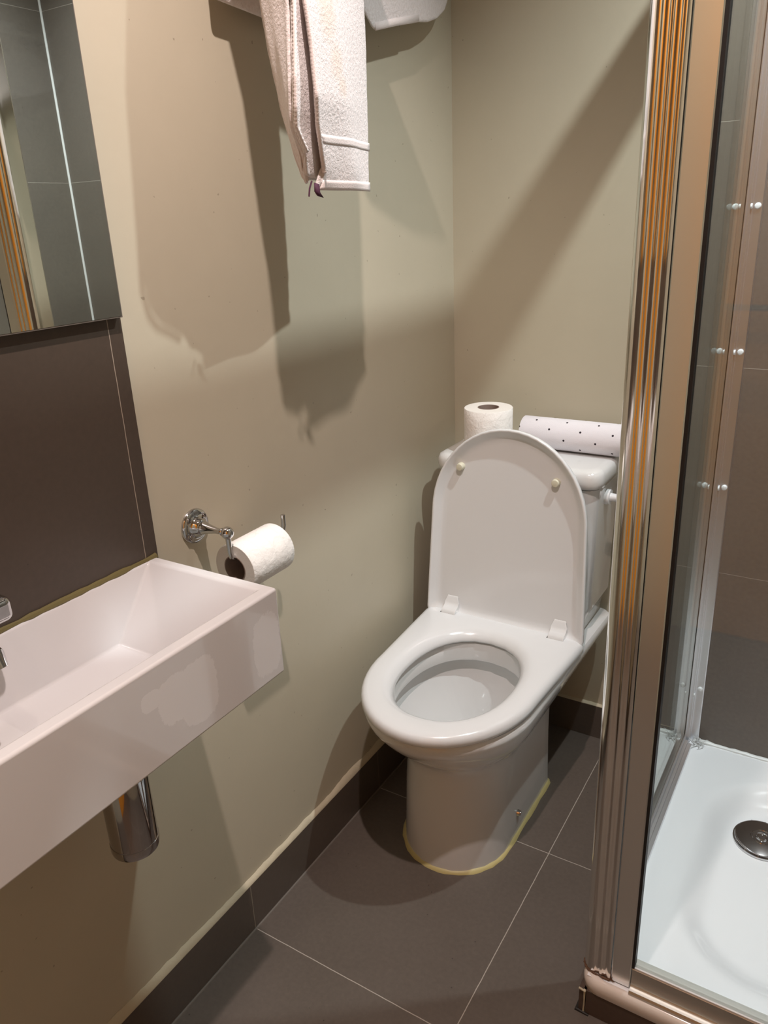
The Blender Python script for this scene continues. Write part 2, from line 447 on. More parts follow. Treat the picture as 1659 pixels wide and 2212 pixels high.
body = [D(0.1145, -0.585, -0.218, 0.0, rc=0.01, fl=1.05), D(0.113, -0.582, -0.218, 0.05, rc=0.01, fl=1.05), D(0.111, -0.576, -0.216, 0.15, rc=0.012, fl=1.05),
        D(0.111, -0.572, -0.212, 0.215, rc=0.015), D(0.114, -0.573, -0.200, 0.238, rc=0.02), D(0.122, -0.584, -0.185, 0.255, rc=0.025),
        D(0.138, -0.606, -0.16, 0.275, rc=0.03), D(0.154, -0.632, -0.125, 0.30, rc=0.03), D(0.168, -0.656, -0.08, 0.325, rc=0.03, hwf=0.164),
        D(0.180, -0.674, -0.03, 0.348, rc=0.03, hwf=0.171), D(0.186, -0.680, -0.02, 0.362, rc=0.03, hwf=0.174), D(0.187, -0.680, -0.02, 0.372, rc=0.03, hwf=0.174),
        D(0.183, -0.676, -0.024, 0.378, rc=0.03, hwf=0.17)]
inner = [Oval(0.128, -0.622, -0.292, 0.378), Oval(0.123, -0.614, -0.298, 0.374), Oval(0.121, -0.610, -0.300, 0.340), Oval(0.122, -0.611, -0.299, 0.333), Oval(0.127, -0.614, -0.292, 0.330), Oval(0.140, -0.622, -0.280, 0.338),
         Oval(0.143, -0.622, -0.278, 0.325), Oval(0.134, -0.608, -0.286, 0.285), Oval(0.104, -0.575, -0.305, 0.245), Oval(0.080, -0.540, -0.31, 0.205), Oval(0.055, -0.50, -0.32, 0.18)]
bm_loft(bm, body + inner, True, True, True)
pan = obj('pan', bm, M_cer, toilet, angle=50)
bm = bmesh.new(); r = Oval(0.066, -0.52, -0.314, 0.193); bm.faces.new([bm.verts.new(p) for p in r])
wt = NT('water'); wt.col((0.62, 0.70, 0.72, 1)); wt.set(Roughness=0.02, IOR=1.33)
obj('water', bm, wt.m, toilet)
# cistern body with tapered lower part
def rr(hx, hy0, hy1, z, cx=TX, rc=0.03, n=6):
    out = []
    for (sx, sy, a0) in ((1, 1, 0), (-1, 1, PI/2), (-1, -1, PI), (1, -1, 3*PI/2)):
        ccx = cx+sx*(hx-rc); ccy = (hy1-rc) if sy > 0 else (hy0+rc)
        for i in range(n+1): a = a0+PI/2*i/n; out.append((ccx+rc*math.cos(a), ccy+rc*math.sin(a), z))
    return out
bm = bmesh.new()
bm_loft(bm, [rr(0.155, -0.165, -0.012, 0.377, rc=0.02), rr(0.158, -0.168, -0.01, 0.405, rc=0.02), rr(0.166, -0.176, -0.006, 0.428), rr(0.173, -0.182, -0.004, 0.440), rr(0.179, -0.190, -0.003, 0.722)], True, True, True)
obj('cistern', bm, M_cer, toilet, angle=50)
bm = bmesh.new()
bm_loft(bm, [rr(0.182, -0.192, -0.001, 0.7245), rr(0.187, -0.196, -0.001, 0.728), rr(0.189, -0.198, -0.001, 0.738), rr(0.189, -0.198, -0.001, 0.752), rr(0.185, -0.195, -0.004, 0.7605), rr(0.177, -0.189, -0.010, 0.7645), rr(0.167, -0.180, -0.02, 0.765)], True, True, True)
obj('cistern_lid', bm, M_cer, toilet, angle=60)
bm = bmesh.new(); bm_tube(bm, [(TX+0.176, -0.115, 0.690), (TX+0.188, -0.115, 0.690)], [0.017, 0.016], 24)
bm_tube(bm, [(TX+0.188, -0.115, 0.690), (TX+0.202, -0.115, 0.690)], [0.009, 0.008], 16)
obj('flush_lever', bm, M_white_pl, toilet)
# seat ring
bm = bmesh.new()
def so(e, z): return D(0.188-e, -0.692+e, -0.232-e, z, rc=0.02, hwf=0.1745-e, fl=1.25)
def si(e, z): return Oval(0.113+e, -0.618-e, -0.302+e, z)
bm_loft(bm, [so(0.004, 0.3815), so(0.0, 0.386), so(0.0, 0.396), so(0.003, 0.4015), so(0.007, 0.4045), so(0.014, 0.4065), si(0.026, 0.4055), si(0.018, 0.4035), si(0.010, 0.3990), si(0.003, 0.3910), si(0.0, 0.3840), si(0.001, 0.3805), si(0.004, 0.3795)], True, loop=True)
obj('seat', bm, M_seat, toilet, angle=70)
# lid, standing up against the cistern
LZ0 = 0.392
def lid_ring(e, d, top=0.0):
    pts = D(0.186-e, -0.452+e, 0.0-e, 0, cx=0, rc=0.016, hwf=0.1765-e, fl=1.12)
    out = []
    for (x, y, _) in pts:
        v = -y; th = math.radians(4.0)
        out.append((TX+x, -0.2515+d*math.cos(th)+v*math.sin(th), LZ0+v*math.cos(th)-d*math.sin(th)))
    return out
bm = bmesh.new()
bm_loft(bm, [lid_ring(0.034, 0.0150), lid_ring(0.024, 0.0145), lid_ring(0.019, 0.0125), lid_ring(0.015, 0.009), lid_ring(0.006, 0.0012), lid_ring(0.0045, 0.0), lid_ring(0.0015, 0.0), lid_ring(0.0, 0.0018), lid_ring(0.0, 0.009), lid_ring(0.004, 0.0165), lid_ring(0.02, 0.0185)], True, True, True)
lid = obj('lid', bm, M_seat, toilet, angle=70)
for sx, zz in ((-0.113, 0.748), (0.103, 0.741)):
    bm = bmesh.new()
    bm_loft(bm, [[(TX+sx+r*math.cos(2*PI*k/20), -0.2125-d, zz+r*math.sin(2*PI*k/20)) for k in range(20)] for r, d in ((0.0095, -0.004), (0.0085, 0.004), (0.0082, 0.0085), (0.0070, 0.0105), (0.004, 0.011))], True, True, True)
    obj('bumper', bm, M_gap, lid)
for sx in (-0.126, 0.130):
    bm = bmesh.new()
    for w2, prof in ((0.0175, [(-0.262, 0.4045), (-0.2605, 0.4105), (-0.256, 0.4150), (-0.250, 0.4175), (-0.244, 0.4200), (-0.2395, 0.4260), (-0.2365, 0.4360), (-0.2335, 0.4400), (-0.2310, 0.4390), (-0.2310, 0.400)]),):
        bm_loft(bm, [[(TX+sx+s_*w2*(1.0 if z < 0.43 else 0.75), y, z) for y, z in prof] for s_ in (-1, 1)], True, True, True)
    obj('hinge', bm, M_seat, toilet, bevel=0.0022, angle=60)
for sx in (-0.1445, 0.1115):
    bm = bmesh.new(); bm_box(bm, TX+sx-0.0008, TX+sx+0.0012, -0.2612, -0.236, 0.3965, 0.4072)
    obj('hinge_gap', bm, M_dark, toilet)
bm = bmesh.new(); bm_tube(bm, [(TX+0.1135, -0.409, 0.055), (TX+0.1195, -0.409, 0.0555)], [0.007, 0.0055], 20); bm_tube(bm, [(TX+0.119, -0.409, 0.0555), (TX+0.1205, -0.409, 0.0555)], [0.003, 0.0026], 12)
obj('floor_bolt', bm, M_chrome, toilet)
bm = bmesh.new()
rings = []
o1 = D(0.1145, -0.585, -0.218, 0, rc=0.01, fl=1.05)
ctr = Vector((TX, -0.40, 0)); rnd = random.Random(5); K = []
for i, p in enumerate(o1):
    v = Vector(p); q = Vector(o1[(i+1) % len(o1)]) - Vector(o1[i-1]); nrm = Vector((q.y, -q.x, 0)).normalized()
    k = 1+rnd.uniform(-0.18, 0.22)
    K.append([v - nrm*0.003 + Vector((0, 0, 0.007*k)), v + nrm*0.002*k + Vector((0, 0, 0.0055*k)), v + nrm*0.0055*k + Vector((0, 0, 0.0012)), v + nrm*0.006*k, v - nrm*0.003])
bm_loft(bm, K, True, loop=True)
obj('sealant_bead', bm, M_caulk, toilet, angle=60)

# ---------------------------------------------------------------- rolls on the cistern and on the holder
def roll(name, r, rc, L, mat, label, cat, flap=False, endmat=None):
    """axis along local z from 0 to L; uv in metres"""
    t = thing(name, (0, 0, 0), label, cat)
    bm = bmesh.new(); uv = bm.loops.layers.uv.new('UVMap'); n = 64
    prof = [(r-0.001, 0), (r, 0.0012), (r, L*0.33), (r, L*0.66), (r, L-0.0012), (r-0.001, L)]
    R = [[bm.verts.new((p*math.cos(2*PI*k/n), p*math.sin(2*PI*k/n), z)) for k in range(n)] for p, z in prof]
    for j in range(len(R)-1):
        for k in range(n):
            f = bm.faces.new((R[j][k], R[j][(k+1) % n], R[j+1][(k+1) % n], R[j+1][k]))
            for l, (kk, jj) in zip(f.loops, ((k, j), (k+1, j), (k+1, j+1), (k, j+1))): l[uv].uv = (prof[jj][1], 2*PI*r*kk/n)
    o = obj('paper', bm, mat, t, angle=80)
    bm = bmesh.new(); rr_ = [(rc, 0.0), (rc+0.001, -0.0), (r-0.001, 0)]
    for z in (0, L):
        bm_loft(bm, [[(p*math.cos(2*PI*k/n), p*math.sin(2*PI*k/n), z) for k in range(n)] for p in (rc, (r+rc)/2, r-0.001)])
        obj('roll_end', bm, endmat or M_paper_end, t); bm = bmesh.new()
    bm.free()
    bm = bmesh.new()
    bm_loft(bm, [[(p*math.cos(2*PI*k/40), p*math.sin(2*PI*k/40), z) for k in range(40)] for p, z in ((rc, -0.0005), (rc, L+0.0005), (rc-0.0015, L+0.0005), (rc-0.0015, -0.0005))], loop=True)
    obj('cardboard_core', bm, M_card, t)
    if flap:
        bm = bmesh.new()
        pr = [(1.3, r+0.0008), (1.45, r+0.0012), (1.6, r+0.0022), (1.75, r+0.0045), (1.85, r+0.0068)]
        bm_loft(bm, [[(p*math.cos(a), p*math.sin(a), z) for a, p in pr] for z in (0.001, L*0.5, L-0.002)], closed=False)
        obj('loose_sheet', bm, mat, t, solid=0.0008)
    return t
t = roll('toilet_roll', 0.0530, 0.0235, 0.0985, M_paper, 'white toilet roll standing upright on the cistern lid', 'toilet roll')
t.location = (0.150, -0.135, 0.7655)
t = roll('kitchen_roll', 0.0345, 0.016, 0.30, M_kitchen, 'white paper roll with black dots lying along the cistern lid', 'paper roll')
t.rotation_mode = 'ZYX'; t.rotation_euler = (0.0, PI/2, 0.45); t.location = (0.2065, -0.066, 0.7655+0.0346)
t = roll('toilet_roll', 0.0395, 0.021, 0.098, M_paper, 'white toilet roll hanging on the chrome wall holder beside the basin', 'toilet roll', flap=True)
t.rotation_euler = (-PI/2, 0, 0); t.location = (0.066, -0.877, 0.7680)

# toilet roll holder
h = thing('toilet_roll_holder', (0.0, -0.886, 0.831), 'chrome wall-mounted toilet roll holder with round plate above the basin end', 'holder')
HY, HZ = -0.886, 0.831
def lathe_x(bm, prof, cy, cz, n=40):
    bm_loft(bm, [[(x, cy+r*math.cos(2*PI*k/n), cz+r*math.sin(2*PI*k/n)) for k in range(n)] for x, r in prof], True, True, True)
bm = bmesh.new(); lathe_x(bm, [(0.0, 0.0275), (0.003, 0.0275), (0.0055, 0.0255), (0.0065, 0.021), (0.0075, 0.017), (0.011, 0.0145), (0.016, 0.0125), (0.019, 0.0095)], HY, HZ)
obj('wall_plate', bm, M_chrome, h, angle=50)
bm = bmesh.new(); lathe_x(bm, [(0.018, 0.009), (0.021, 0.0105), (0.024, 0.009), (0.034, 0.0068), (0.046, 0.0048), (0.055, 0.0045), (0.058, 0.0062), (0.060, 0.0045), (0.064, 0.0045)], HY, HZ)
obj('arm', bm, M_chrome, h, angle=50)
bm = bmesh.new(); bmesh.ops.create_uvsphere(bm, u_segments=32, v_segments=20, radius=0.0098, matrix=Matrix.Translation((0.068, HY, HZ)))
obj('ball', bm, M_chrome, h)
bm = bmesh.new()
rod = [(0.068, HY, HZ-0.006), (0.068, HY+0.0005, HZ-0.030), (0.068, HY+0.003, HZ-0.040), (0.068, HY+0.011, HZ-0.0445), (0.068, HY+0.05, HZ-0.045), (0.068, HY+0.118, HZ-0.045), (0.068, HY+0.126, HZ-0.042), (0.068, HY+0.129, HZ-0.034), (0.068, HY+0.1295, HZ-0.016)]
bm_tube(bm, rod, [0.0042]*8+[0.0038], 16)
obj('rod', bm, M_chrome, h)
for a in (0.6, 3.7, 2.4):
    bm = bmesh.new(); y, z = HY+0.0205*math.cos(a), HZ+0.0205*math.sin(a)
    lathe_x(bm, [(0.0055, 0.0042), (0.0080, 0.0036), (0.0084, 0.0022), (0.0072, 0.0016)], y, z, 16)
    obj('screw', bm, M_pipe, h)

# ---------------------------------------------------------------- basin
SY1, SY0, SXF, SZT, SZB = -0.975, -1.56, 0.233, 0.817, 0.691
basin = thing('wash_basin', (0.0, -1.25, SZB), 'white rectangular wall-hung ceramic basin below the mirror', 'basin')
bm = bmesh.new()
def rect(x0, x1, y0, y1, z): return [(x0, y0, z), (x1, y0, z), (x1, y1, z), (x0, y1, z)]
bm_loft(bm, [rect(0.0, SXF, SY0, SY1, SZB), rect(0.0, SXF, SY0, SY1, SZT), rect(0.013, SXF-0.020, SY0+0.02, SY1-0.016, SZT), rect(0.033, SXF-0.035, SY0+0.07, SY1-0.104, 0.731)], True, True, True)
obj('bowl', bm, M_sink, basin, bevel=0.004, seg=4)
bm = bmesh.new(); bm_tube(bm, [(0.116, -1.180, 0.7305), (0.116, -1.180, 0.7330)], [0.0215, 0.020], 32); bm_tube(bm, [(0.116, -1.180, 0.7330), (0.116, -1.180, 0.7345)], [0.016, 0.015], 32)
obj('waste', bm, M_chrome, basin)
# sealant along the wall
def bead_line(name, p0, p1, r, mat, seed):
    rnd = random.Random(seed); n = 40; bm = bmesh.new()
    P0, P1 = Vector(p0), Vector(p1)
    bm_tube(bm, [P0.lerp(P1, i/n) for i in range(n+1)], [r*rnd.uniform(0.75, 1.3) for _ in range(n+1)], 8)
    return obj(name, bm, mat)
sb = bead_line('basin_sealant', (0.0085, SY0, SZT+0.0005), (0.0085, SY1, SZT+0.0005), 0.0042, M_caulk2, 3)
sb.parent = basin; sb.matrix_parent_inverse = Matrix.Translation(-basin.location)
# bottle trap
trap = thing('bottle_trap', (0.115, -1.17, 0.49), 'chrome cylindrical bottle trap hanging beneath the basin', 'drain')
bm = bmesh.new()
bm_loft(bm, [[(0.115+r*math.cos(2*PI*k/48), -1.17+r*math.sin(2*PI*k/48), z) for k in range(48)] for r, z in ((0.0, 0.497), (0.027, 0.497), (0.0305, 0.499), (0.0315, 0.503), (0.0315, 0.512), (0.0308, 0.5125), (0.0308, 0.660), (0.026, 0.672), (0.018, 0.678), (0.018, 0.691))])
obj('body', bm, M_pipe, trap, angle=40)
bm = bmesh.new(); bm_tube(bm, [(0.09, -1.17, 0.585), (0.0, -1.17, 0.585)], 0.016, 24)
obj('outlet_pipe', bm, M_pipe, trap)
# tap
tap = thing('basin_tap', (0.008, -1.275, 0.87), 'chrome wall-mounted basin tap at the left end of the basin', 'tap')
bm = bmesh.new(); lathe_x(bm, [(0.008, 0.028), (0.013, 0.028), (0.016, 0.022), (0.055, 0.022)], -1.285, 0.872); obj('valve_body', bm, M_chrome, tap, angle=40)
bm = bmesh.new(); bm_box(bm, 0.030, 0.072, -1.33, -1.232, 0.856, 0.886); obj('handle', bm, M_chrome, tap, bevel=0.009, seg=5)
bm = bmesh.new(); bm_tube(bm, [(0.045, -1.29, 0.864), (0.085, -1.29, 0.860), (0.115, -1.29, 0.850), (0.118, -1.29, 0.838)], [0.011, 0.011, 0.011, 0.010], 20); obj('spout', bm, M_chrome, tap)

# mirror
mir = thing('mirror', (0.008, -1.3, 1.155), 'frameless rectangular mirror on the brown tiled wall above the basin', 'mirror')
bm = bmesh.new(); bm_box(bm, 0.008, 0.0195, -1.75, -0.975, 1.155, 1.95); obj('backing', bm, M_mirror_edge, mir, bevel=0.0006, seg=1)
bm = bmesh.new(); bm.faces.new([bm.verts.new(p) for p in ((0.02, -1.748, 1.157), (0.02, -0.977, 1.157), (0.02, -0.977, 1.948), (0.02, -1.748, 1.948))])
obj('mirror_face', bm, M_mirror, mir, smooth=False)

# ---------------------------------------------------------------- towels on a wall rail
rail = thing('towel_rail', (0.0, -0.5, 1.73), 'chrome towel rail on the left wall above the toilet', 'towel rail')
bm = bmesh.new(); bm_tube(bm, [(0.085, -0.86, 1.73), (0.085, -0.14, 1.73)], 0.009, 20); obj('bar', bm, M_chrome, rail)
for y in (-0.86, -0.14):
    bm = bmesh.new(); lathe_x(bm, [(0, 0.025), (0.006, 0.024), (0.010, 0.011), (0.094, 0.011), (0.098, 0.008)], y, 1.73, 24); obj('bracket', bm, M_chrome, rail, angle=40)

def interp(L, z):
    """L: list of (x,y,z) in falling z"""
    if z >= L[0][2]:
        a, b = L[0], L[1]
    elif z <= L[-1][2]: return L[-1]
    for a, b in zip(L, L[1:]):
        if a[2] >= z >= b[2]: break
    else: a, b = L[0], L[0]
    if a[2] == b[2]: return (a[0], a[1], z)
    t = (a[2]-z)/(a[2]-b[2]); return tuple(a[i]+(b[i]-a[i])*t for i in range(3))
TOP = 1.715
TR = [(0.112, -0.575, TOP), (0.15, -0.570, 1.636), (0.15, -0.573, 1.552), (0.15, -0.573, 1.494), (0.15, -0.576, 1.434), (0.15, -0.578, 1.372), (0.15, -0.581, 1.327), (0.15, -0.583, 1.298)]
TE1 = [(0.112, -0.785, TOP), (0.190, -0.789, 1.60), (0.205, -0.792, 1.506), (0.205, -0.785, 1.463), (0.204, -0.780, 1.407), (0.195, -0.769, 1.378), (0.186, -0.752, 1.347), (0.179, -0.738, 1.323), (0.175, -0.742, 1.308), (0.17, -0.748, 1.292)]
TE2 = [(0.108, -0.798, TOP), (0.185, -0.799, 1.60), (0.197, -0.803, 1.506), (0.197, -0.807, 1.466), (0.197, -0.812, 1.424), (0.193, -0.81, 1.392), (0.187, -0.804, 1.371), (0.183, -0.788, 1.356), (0.18, -0.775, 1.344), (0.172, -0.765, 1.312)]
TS = [(0.064, -0.775, TOP), (0.12, -0.771, 1.596), (0.12, -0.766, 1.524), (0.123, -0.765, 1.493), (0.127, -0.765, 1.464), (0.134, -0.764, 1.426), (0.142, -0.766, 1.391), (0.148, -0.763, 1.368), (0.154, -0.763, 1.345), (0.159, -0.761, 1.328), (0.164, -0.757, 1.306)]
def sheet(name, left, right, zb_left, zb_right, mid, mat, parent, off=0.0, ncol=14, nrow=44, thick=0.006, rip=0.0025, seed=1, endc=None):
    """cloth between two hanging edges; mid(t, z) gives an x bulge"""
    rnd = random.Random(seed); bm = bmesh.new(); rows = []
    for i in range(nrow+1):
        s = i/nrow; row = []
        for j in range(ncol+1):
            t = j/ncol; zb = zb_left+(zb_right-zb_left)*t
            z = TOP+(zb-TOP)*s
            a, b = interp(left, z), interp(right, z)
            x = a[0]+(b[0]-a[0])*t + mid(t, z) + off
            y = a[1]+(b[1]-a[1])*t
            x += rip*math.sin(t*9+z*11+seed)*math.sin(PI*t)
            y += 0.0007*math.sin(z*190+seed*2)*(1 if j in (0, ncol) else 0)
            row.append((x, y, z))
        rows.append(row)
    bm_loft(bm, rows, closed=False)
    return obj(name, bm, mat, parent, solid=thick, sub=1, angle=180)
tw = thing('hand_towel', (0.15, -0.68, 1.30), 'narrow folded white terry towel with stains hanging lowest in the middle', 'towel')
sheet('front_fold', TE1, TR, 1.3030, 1.300, lambda t, z: 0.006*math.sin(PI*t), M_towel, tw, seed=1, ncol=20)
sheet('middle_fold', TE2, [(x-0.012, y, z) for x, y, z in TR], 1.315, 1.306, lambda t, z: 0.003*math.sin(PI*t), M_towel2, tw, off=-0.002, seed=2)
sheet('rear_fold', TS, [(x-0.010, y+0.006, z) for x, y, z in TE2], 1.306, 1.312, lambda t, z: 0.004*math.sin(PI*t), M_towel2, tw, off=0.0, seed=3, ncol=10)
# back layer joining rear to right side
sheet('back_fold', TS, [(x-0.020, y-0.003, z) for x, y, z in TR], 1.312, 1.312, lambda t, z: 0.0, M_towel2, tw, off=-0.003, seed=4)
# stitched edges: rope-like overlocked hem
def hem(L, z1, z0, r, parent, dx=0.003):
    bm = bmesh.new(); n = int((z1-z0)/0.0022); pts, rs = [], []
    for i in range(n+1):
        z = z1+(z0-z1)*i/n; p = interp(L, z); pts.append((p[0]+dx, p[1], z)); rs.append(r*(1.25 if i % 2 else 0.8))
    bm_tube(bm, pts, rs, 8); return obj('stitched_edge', bm, M_hem, parent, angle=180)
hem(TE1, 1.66, 1.32, 0.0030, tw); hem(TE2, 1.66, 1.345, 0.0026, tw)
# woven band and bottom hem across the front fold
def band(name, zl, zr, h, off, mat):
    bm = bmesh.new(); rows = []
    for k in range(4):
        row = []
        for j in range(15):
            t = 0.02+0.99*j/14; z = zl+(zr-zl)*t - h*k/3
            a, b = interp(TE1, z), interp(TR, z)
            row.append((a[0]+(b[0]-a[0])*t+off+0.006*math.sin(PI*t)+0.0025*math.sin(t*9+z*11+1)*math.sin(PI*t), a[1]+(b[1]-a[1])*t, z))
        rows.append(row)
    bm_loft(bm, rows, closed=False); return obj(name, bm, mat, tw, solid=0.0022, angle=180)
band('woven_band', 1.3655, 1.3660, 0.011, 0.0022, M_hem)
band('bottom_hem', 1.3115, 1.3115, 0.0125, 0.0026, M_hem)
# drooping corner and purple label
bm = bmesh.new()
bm_loft(bm, [[(0.176, -0.742, 1.335), (0.181, -0.735, 1.335), (0.182, -0.715, 1.330), (0.175, -0.70, 1.328)], [(0.172, -0.748, 1.318), (0.178, -0.743, 1.317), (0.179, -0.730, 1.315), (0.173, -0.718, 1.314)],
             [(0.170, -0.752, 1.303), (0.175, -0.750, 1.303), (0.176, -0.744, 1.304), (0.170, -0.738, 1.305)], [(0.170, -0.748, 1.291), (0.173, -0.747, 1.291), (0.173, -0.743, 1.291), (0.170, -0.742, 1.292)]], True, True, True)
obj('corner', bm, M_towel2, tw, sub=1, angle=180)
bm = bmesh.new()
bm_loft(bm, [[(0.1775, -0.757, 1.308), (0.1785, -0.748, 1.306)], [(0.177, -0.757, 1.297), (0.179, -0.748, 1.296)], [(0.178, -0.752, 1.2915), (0.180, -0.742, 1.289)]], closed=False)
obj('care_label', bm, M_label, tw, solid=0.0015)
bm = bmesh.new(); bm_tube(bm, [(0.176, -0.7605, 1.310), (0.175, -0.7650, 1.301), (0.175, -0.7675, 1.291)], 0.0012, 8)
obj('loose_thread', bm, M_label, tw)
# wrap over the bar
def wrap(parent, y0, y1, r, mat, bot, xc=0.085):
    bm = bmesh.new(); rows = []
    prof = [(-r, bot), (-r, 1.73)] + [(r*math.cos(PI-PI*k/10), 1.73+r*math.sin(PI-PI*k/10)) for k in range(1, 10)] + [(r, 1.73), (r, bot)]
    for j in range(9): rows.append([(xc+a, y0+(y1-y0)*j/8, z) for a, z in prof])
    bm_loft(bm, rows, closed=False); return obj('top_fold', bm, mat, parent, solid=0.006, angle=180)
wrap(tw, -0.79, -0.578, 0.025, M_towel2, 1.70)

# bath towel behind it
bt = thing('bath_towel', (0.1, -0.5, 1.52), 'wide white bath towel draped behind the narrow folded towel', 'towel')
def bsheet(name, top, bot, mat, thick=0.006, seed=1, wob=0.004, nrow=16, band_=False):
    """top / bot: polylines (x,y,z) with equal counts"""
    n = len(top); bm = bmesh.new(); rows = []
    fine_t, fine_b = [], []
    for i in range(n-1):
        for k in range(4):
            t = k/4
            fine_t.append(tuple(top[i][c]+(top[i+1][c]-top[i][c])*t for c in range(3))); fine_b.append(tuple(bot[i][c]+(bot[i+1][c]-bot[i][c])*t for c in range(3)))
    fine_t.append(top[-1]); fine_b.append(bot[-1])
    for r_ in range(nrow+1):
        s = r_/nrow
        rows.append([tuple(a[c]+(b[c]-a[c])*s for c in range(3)) for a, b in zip(fine_t, fine_b)])
    rows = [[(x+wob*math.sin(y*38+seed)*(1-abs(0)), y, z) for x, y, z in row] for row in rows]
    bm_loft(bm, rows, closed=False); return obj(name, bm, mat, bt, solid=thick, sub=1, angle=180)
# left rear part, close to the wall
bsheet('rear_layer', [(0.066, -0.775, 1.735), (0.066, -0.74, 1.735), (0.066, -0.70, 1.735), (0.066, -0.62, 1.735), (0.066, -0.50, 1.735)],
       [(0.028, -0.750, 1.5415), (0.028, -0.722, 1.5395), (0.028, -0.690, 1.5375), (0.028, -0.64, 1.534), (0.030, -0.52, 1.535)], M_towel2, seed=2, wob=0.0)
bsheet('right_layer', [(0.064, -0.62, 1.735), (0.064, -0.56, 1.735), (0.064, -0.48, 1.735), (0.064, -0.40, 1.735), (0.064, -0.35, 1.735), (0.062, -0.31, 1.735), (0.06, -0.28, 1.735), (0.058, -0.25, 1.735)],
       [(0.050, -0.43, 1.590), (0.052, -0.389, 1.5535), (0.052, -0.325, 1.5695), (0.050, -0.235, 1.5895), (0.046, -0.190, 1.5965), (0.040, -0.140, 1.611), (0.034, -0.098, 1.632), (0.030, -0.075, 1.655)], M_towel2, seed=1, wob=0.0)
bsheet('front_layer', [(0.105, -0.70, 1.735), (0.105, -0.64, 1.735), (0.105, -0.58, 1.735), (0.105, -0.50, 1.735)],
       [(0.212, -0.63, 1.625), (0.215, -0.578, 1.608), (0.222, -0.526, 1.60), (0.232, -0.458, 1.606)], M_towel2, seed=1, wob=0.0)
bm = bmesh.new()
hp = [(0.052, -0.389, 1.5535), (0.052, -0.357, 1.5615), (0.052, -0.325, 1.5695), (0.050, -0.235, 1.5895)]
bm_loft(bm, [[(x+0.0035, y, z+dz) for x, y, z in hp] for dz in (0.012, 0.006, 0.0)], closed=False)
obj('bottom_hem', bm, M_hem, bt, solid=0.002, angle=180)
w2_ = wrap(bt, -0.80, -0.25, 0.0165, M_towel2, 1.72); w2_.parent = bt; w2_.matrix_parent_inverse = Matrix.Translation(-bt.location)

# ---------------------------------------------------------------- shower tray
TRY = 0.080
tray = thing('shower_tray', (0.95, -0.37, 0.0), 'white square shower tray with a rounded sunken floor on brown tiles', 'shower tray')
bm = bmesh.new()
X0, X1, Y0, Y1 = 0.591, XR-0.003, -0.735, -0.0015
NX, NY = 90, 90
def sdf(x, y):
    cx, cy, hx, hy, rc = 0.965, -0.362, 0.285, 0.275, 0.16
    qx, qy = abs(x-cx)-hx+rc, abs(y-cy)-hy+rc
    return math.hypot(max(qx, 0), max(qy, 0))+min(max(qx, qy), 0)-rc
def hgt(x, y):
    d = sdf(x, y); s = min(max((-d+0.005)/0.065, 0), 1); s = s*s*(3-2*s)
    dr = math.hypot(x-0.805, y+0.235)
    return TRY-0.003-0.026*s-0.010*max(0, 1-dr/0.40)*s
V = [[bm.verts.new((X0+0.010+(X1-X0-0.010)*i/NX, Y0+0.010+(Y1-Y0-0.010)*j/NY, hgt(X0+(X1-X0)*i/NX, Y0+(Y1-Y0)*j/NY))) for j in range(NY+1)] for i in range(NX+1)]
for i in range(NX):
    for j in range(NY): bm.faces.new((V[i][j], V[i+1][j], V[i+1][j+1], V[i][j+1]))
obj('basin_floor', bm, M_tray, tray, angle=180)
# rim lip with rounded front-left corner
def tray_out(e, z, rc=0.030):
    pts = []
    xa, ya, xb, yb = X0+e, Y0+e, X1, Y1
    for i in range(9): a = PI+PI/2*i/8; pts.append((xa+rc+rc*math.cos(a), ya+rc+rc*math.sin(a), z))
    pts += [(xb, ya, z), (xb, yb, z), (xa, yb, z)]
    return pts
bm = bmesh.new()
bm_loft(bm, [tray_out(0.002, 0.051), tray_out(0.0, 0.053), tray_out(0.0, 0.068), tray_out(0.002, 0.0745), tray_out(0.006, 0.0782), tray_out(0.011, 0.0788), tray_out(0.0135, 0.0765)], True, False, False)
obj('rim', bm, ceramic('cream tray rim', (0.76, 0.68, 0.62, 1), 0.12), tray, angle=60)
# tiled plinth
box('plinth_front_tile', (0.603, XR-0.003, -0.7335, -0.7255, 0.0, 0.052), M_riser, tray, bevel=0.0006, seg=1)
box('plinth_side_tile', (0.5915, 0.5995, -0.7335, -0.012, 0.0, 0.052), M_riser, tray, bevel=0.0006, seg=1)
bm = bmesh.new(); bm_tube(bm, [(0.6005, -0.7335, 0.0), (0.6010, -0.7338, 0.025), (0.6005, -0.7335, 0.052)], [0.0018, 0.0013, 0.002], 8); bm_tube(bm, [(0.591, -0.7335, 0.051), (0.603, -0.735, 0.0505)], 0.0018, 8)
obj('plinth_grout', bm, M_filler, tray)
bm = bmesh.new(); bm_tube(bm, [(0.590, -0.70, 0.001), (0.590, -0.735, 0.001), (0.61, -0.736, 0.001)], [0.003, 0.004, 0.002], 8)
obj('plinth_sealant', bm, M_dark, tray)
